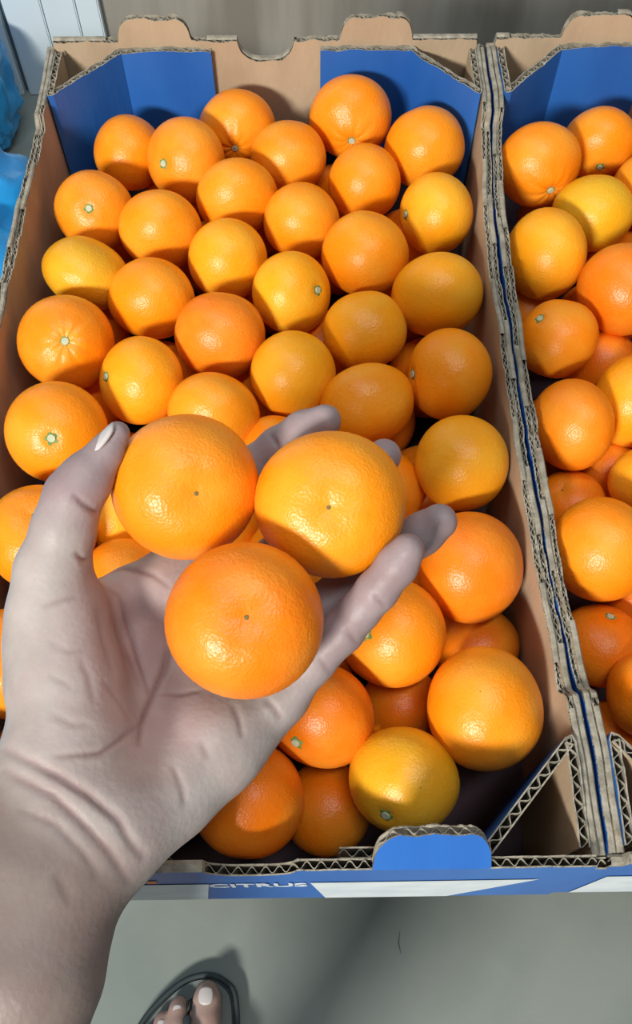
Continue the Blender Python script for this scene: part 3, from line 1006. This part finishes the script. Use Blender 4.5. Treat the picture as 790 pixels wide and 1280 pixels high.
V, F = surface_nets(hand_sdf, np.array([-0.235, -0.365, -0.425]), np.array([0.075, 0.055, -0.225]), 0.00095)
V = smooth_mesh(V, F, 4, 0.5)
N = vert_normals(V, F)
if (N[:, 2] * 1).mean() < 0: pass
cen = V.mean(0)
if ((V - cen) * N).sum() < 0:
    F = F[:, ::-1]; N = -N
PU = 395 + FPX * V[:, 0] / -V[:, 2]
PV = 640 - FPX * V[:, 1] / -V[:, 2]
facing = np.clip(N[:, 2] / 0.4, 0, 1)
disp = np.zeros(len(V)); cr = np.zeros(len(V))
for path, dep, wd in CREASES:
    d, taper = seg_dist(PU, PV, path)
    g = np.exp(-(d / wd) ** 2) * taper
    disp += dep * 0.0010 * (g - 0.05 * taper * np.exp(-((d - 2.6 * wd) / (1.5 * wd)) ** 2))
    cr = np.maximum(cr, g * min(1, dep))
Dv = smooth_mesh((disp * facing)[:, None] * np.ones((1, 3)), F, 2, 0.5)[:, 0]
V = V - N * Dv[:, None]
# skin tone: pale palm, pinker finger pads and centre, browner forearm
palm_c = np.array([0.375, 0.335, 0.318]); fing_c = np.array([0.275, 0.218, 0.224]); arm_c = np.array([0.190, 0.150, 0.134])
wa = np.clip((PV + 0.75 * (PU - 100) * -1 - 1000) / 90, 0, 1)
wf = np.clip((np.maximum(PU - 330, 700 - PV)) / 90, 0, 1) * (1 - wa)
tone = palm_c * (1 - wa - wf)[:, None] + arm_c * wa[:, None] + fing_c * wf[:, None]
pink = np.exp(-(((PU - 180) / 60) ** 2 + ((PV - 790) / 75) ** 2)) + 0.5 * np.exp(-(((PU - 215) / 50) ** 2 + ((PV - 900) / 40) ** 2))
tone = tone * (1 - 0.30 * pink[:, None] * np.array([0.35, 1.0, 0.95]))
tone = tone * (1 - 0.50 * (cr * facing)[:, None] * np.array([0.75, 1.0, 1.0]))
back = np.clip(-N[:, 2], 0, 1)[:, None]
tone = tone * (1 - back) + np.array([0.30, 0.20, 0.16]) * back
person = empty('person', (-0.09, -0.14, 0))
tag(person, 'person reaching bare forearm and open palm holding three mandarins, sandalled foot on floor', 'person')
bpy.context.view_layer.update()


def person_part(name, Vw, F, tone, parent):
    inv = np.array(parent.location)
    me = bpy.data.meshes.new(name)
    Vw = Vw - inv
    me.vertices.add(len(Vw)); me.vertices.foreach_set('co', Vw.ravel())
    me.loops.add(F.size); me.loops.foreach_set('vertex_index', F.ravel().astype(np.int32))
    me.polygons.add(len(F)); me.polygons.foreach_set('loop_start', np.arange(0, F.size, 4, dtype=np.int32))
    me.update(calc_edges=True); me.validate()
    at = me.color_attributes.new('tone', 'FLOAT_COLOR', 'POINT')
    at.data.foreach_set('color', np.concatenate([tone, np.ones((len(tone), 1))], 1).astype(np.float32).ravel())
    return link(name, me, M_SKIN, parent, smooth=True)


hand = person_part('hand_and_forearm', CAM + V @ ROT.T, F, tone, person)


def nail(name, c, nrm, ldir, length, width, parent, bulge=0.35):
    """curved plate: c centre, nrm outward, ldir towards the tip"""
    n_ = Vector(nrm).normalized(); l_ = Vector(ldir); l_ = (l_ - n_ * l_.dot(n_)).normalized(); w_ = l_.cross(n_)
    Vv, Ff = [], []
    nu, nv = 9, 9
    for layer in (0, 1):
        for i in range(nu):
            for j in range(nv):
                a, b_ = 2 * i / (nu - 1) - 1, 2 * j / (nv - 1) - 1
                x = a * math.sqrt(1 - 0.42 * b_ * b_); y = b_ * math.sqrt(1 - 0.42 * a * a)
                h = -bulge * width * 0.5 * x * x - 0.10 * length * 0.5 * y * y - layer * 0.0012
                Vv.append(Vector(c) + w_ * (x * width / 2) + l_ * (y * length / 2) + n_ * h)
    for layer in (0, 1):
        o = layer * nu * nv
        for i in range(nu - 1):
            for j in range(nv - 1):
                q = (o + i * nv + j, o + (i + 1) * nv + j, o + (i + 1) * nv + j + 1, o + i * nv + j + 1)
                Ff.append(q if layer == 0 else q[::-1])
    ring = [i * nv for i in range(nu)] + [(nu - 1) * nv + j for j in range(1, nv)] + [i * nv + nv - 1 for i in range(nu - 2, -1, -1)] + [j for j in range(nv - 2, 0, -1)]
    for a, b_ in zip(ring, ring[1:] + ring[:1]): Ff.append((a, b_, b_ + nu * nv, a + nu * nv))
    me = pydata(name, Vv, Ff)
    bm = bmesh.new(); bm.from_mesh(me); bmesh.ops.recalc_face_normals(bm, faces=bm.faces[:]); bm.to_mesh(me); bm.free()
    o = link(name, me, M_NAIL, parent, smooth=True)
    return o


def cdir(x, y, z): return ROT @ np.array([x, y, z])


ploc = np.array(person.location)
nail('thumb_nail', at_depth(120.5, 546.5, 0.3458) - ploc, cdir(-0.72, 0.62, 0.32), cdir(0.68, 0.73, 0), 0.0165, 0.0130, hand)

# ---- foot in the sandal (left foot, toes away from the photographer)
SOLE = 0.016
bt = at_z(258, 1247, 0.035)          # big toe nail
BX, BY = bt[0], bt[1]


def fpt(x, y, z, r): return (np.array([BX + x, BY + y, z]), r)


TOES = [[(-.006, -.050, .034, .0170), (-.001, -.020, .032, .0150), (0, -.002, .029, .0135), (.0, .004, .027, .0115)],
        [(-.026, -.060, .034, .0125), (-.026, -.026, .033, .0100), (-.0275, -.010, .027, .0092), (-.0275, -.006, .025, .0085)],
        [(-.040, -.068, .032, .0115), (-.041, -.038, .031, .0090), (-.0425, -.022, .0255, .0085), (-.0425, -.018, .024, .008)],
        [(-.053, -.078, .030, .0105), (-.055, -.050, .029, .0085), (-.0565, -.036, .0245, .0080), (-.0565, -.033, .0235, .0075)],
        [(-.064, -.092, .028, .0100), (-.067, -.066, .027, .0080), (-.0685, -.054, .024, .0078), (-.0685, -.051, .023, .0072)]]


def foot_sdf(P):
    d = None
    for t in ([(-.004, -.055, .036, .020), (-.012, -.13, .056, .027), (-.024, -.215, .05, .030)],
              [(-.026, -.065, .036, .018), (-.026, -.13, .054, .026), (-.03, -.215, .05, .030)],
              [(-.045, -.075, .034, .017), (-.045, -.14, .044, .025), (-.035, -.215, .047, .030)],
              [(-.062, -.095, .030, .014), (-.056, -.15, .036, .020), (-.04, -.215, .047, .030)],
              [(-.028, -.20, .075, .033), (-.030, -.215, .13, .034), (-.032, -.23, .25, .044), (-.034, -.24, .36, .055)]):
        c = chain(P, [fpt(*x) for x in t], 0.006)
        d = c if d is None else smin(d, c, 0.012)
    res = d
    for t in TOES:
        res = np.minimum(res, smin(d, chain(P, [fpt(*x) for x in t], 0.003), 0.006))
    return np.maximum(res, SOLE + 0.0005 - P[..., 2])


Vf, Ff_ = surface_nets(foot_sdf, np.array([BX - .12, BY - .31, 0.006]), np.array([BX + .05, BY + .03, 0.43]), 0.0024)
Vf = smooth_mesh(Vf, Ff_, 2, 0.5)
Nf = vert_normals(Vf, Ff_)
if ((Vf - Vf.mean(0)) * Nf).sum() < 0: Ff_ = Ff_[:, ::-1]
tf = np.tile(np.array([0.36, 0.25, 0.21]), (len(Vf), 1))
foot = person_part('foot', Vf, Ff_, tf, person)
for k, (x, y, z, ln, wd) in enumerate([(0, 0.002, .0432, .0165, .0145), (-.0275, -.010, .0372, .010, .0085), (-.0425, -.022, .0350, .0085, .0075)]):
    nail('toe_nail', np.array([BX + x, BY + y, z]) - ploc, (0, 0.22, 1), (0, 1, 0), ln, wd, foot, 0.25)

# sandal: sole with a dark raised rim and a toe post strap
sandal = empty('sandal', (0, 0, 0), person)
sandal.location = (BX - ploc[0], BY - ploc[1], 0)
OUT = [(.0, .020), (.016, .014), (.026, .002), (.029, -.03), (.026, -.08), (.018, -.14), (.012, -.20), (.004, -.245), (-.02, -.262), (-.05, -.255),
       (-.066, -.22), (-.074, -.16), (-.082, -.10), (-.080, -.06), (-.066, -.024), (-.045, .000), (-.022, .016)]


def smooth_loop(pts, n=6):
    out = []
    m = len(pts)
    for i in range(m):
        p0, p1, p2, p3 = [np.array(pts[(i + k - 1) % m], float) for k in range(4)]
        for j in range(n):
            t = j / n
            out.append(0.5 * ((2 * p1) + (-p0 + p2) * t + (2 * p0 - 5 * p1 + 4 * p2 - p3) * t * t + (-p0 + 3 * p1 - 3 * p2 + p3) * t ** 3))
    return np.array(out)


lp = smooth_loop(OUT)
n = len(lp)
cen2 = lp.mean(0)
Vs = [(x, y, 0.0005) for x, y in lp] + [(x, y, SOLE - 0.0035) for x, y in lp]
Fs = [(i, (i + 1) % n, n + (i + 1) % n, n + i) for i in range(n)] + [tuple(range(n - 1, -1, -1)), tuple(range(n, 2 * n))]
link('sole', pydata('sole', Vs, Fs), M_RUBBER, sandal)
ins = cen2 + (lp - cen2) * np.array([0.90, 0.965])
Vs = [(x, y, SOLE - 0.0036) for x, y in ins] + [(x, y, SOLE) for x, y in ins]
link('insole', pydata('insole', Vs, Fs), M_INSOLE, sandal)
Vs, Fs = [], []
for i in range(n):
    t_ = lp[(i + 1) % n] - lp[i - 1]; t_ /= np.linalg.norm(t_); nn = np.array([t_[1], -t_[0]])
    for j in range(6):
        a = 2 * math.pi * j / 6
        q = lp[i] + nn * 0.0028 * math.cos(a)
        Vs.append((q[0], q[1], SOLE - 0.001 + 0.0028 * math.sin(a)))
for i in range(n):
    for j in range(6):
        a, b_ = i * 6, ((i + 1) % n) * 6
        Fs.append((a + j, b_ + j, b_ + (j + 1) % 6, a + (j + 1) % 6))
link('rim', pydata('rim', Vs, Fs), M_RUBBER, sandal, smooth=True)


def tube(name, pts, r, mat, parent, seg=8):
    Vt, Ft = [], []
    pts = [Vector(p) for p in pts]
    for i, p in enumerate(pts):
        d = (pts[min(i + 1, len(pts) - 1)] - pts[max(i - 1, 0)]).normalized()
        a = d.orthogonal().normalized(); b_ = d.cross(a)
        for j in range(seg):
            th = 2 * math.pi * j / seg
            Vt.append(p + (a * math.cos(th) + b_ * math.sin(th)) * r)
    for i in range(len(pts) - 1):
        for j in range(seg):
            Ft.append((i * seg + j, i * seg + (j + 1) % seg, (i + 1) * seg + (j + 1) % seg, (i + 1) * seg + j))
    Ft += [tuple(range(seg - 1, -1, -1)), tuple(range((len(pts) - 1) * seg, len(pts) * seg))]
    return link(name, pydata(name, Vt, Ft), mat, parent, smooth=True)


tube('toe_post', [(-.0155, -.004, SOLE), (-.0155, -.006, .034), (-.016, -.018, .048), (-.016, -.034, .058)], 0.0040, M_RUBBER, sandal)
tube('strap', [(-.016, -.032, .058), (.008, -.070, .062), (.024, -.105, .045), (.027, -.13, SOLE)], 0.0055, M_RUBBER, sandal)
tube('strap', [(-.016, -.032, .058), (-.045, -.080, .062), (-.072, -.115, .048), (-.078, -.14, SOLE)], 0.0055, M_RUBBER, sandal)

# ------------------------------------------------------------------ blue plastic bags
def bag(name, label, loc, size, seed, top=0.0):
    r_ = np.random.default_rng(seed)
    bm = bmesh.new()
    bmesh.ops.create_icosphere(bm, subdivisions=6, radius=1)
    dirs = [(r_.normal(size=3), r_.uniform(0, 6.28), r_.uniform(2.5, 5)) for _ in range(10)]
    dirs2 = [(r_.normal(size=3), r_.uniform(0, 6.28), r_.uniform(7, 13)) for _ in range(10)]
    for v in bm.verts:
        d = np.array(v.co)
        e = np.sign(d) * np.abs(d) ** 0.62           # boxy
        k = 0.0
        for a, p0, f in dirs: k += 0.030 * abs(math.sin(f * d.dot(a) + p0))
        for a, p0, f in dirs2: k += 0.010 * abs(math.sin(f * d.dot(a) + p0))
        e = e * (0.80 + k)
        v.co = Vector((e[0] * size[0], e[1] * size[1], max(e[2] * size[2], -size[2] * 0.97)))
        if loc[1] < 1.0: v.co.x = min(v.co.x, -0.171 - loc[0])        # pressed against the crate wall
    me = bpy.data.meshes.new(name); bm.to_mesh(me); bm.free()
    lowest = min(v.co.z for v in me.vertices)
    for v in me.vertices: v.co.z -= lowest
    o = link(name, me, M_BAG, smooth=True)
    o.location = loc
    return tag(o, label, 'bag', 'blue plastic bags beside the crate')


pf = at_z(25, 178, 0.47)
bag('plastic_bag', 'crumpled bright blue plastic bag on the floor against the crate', (-0.165 - 0.225, pf[1] - 0.20, 0.001), (0.225, 0.26, 0.25), 3)
pb = at_z(20, 168, 0.0)
bag('plastic_bag', 'blue plastic bag standing before the white cladding', (pb[0] - 0.11, pb[1] - 0.01, 0.001), (0.125, 0.075, 0.10), 8)
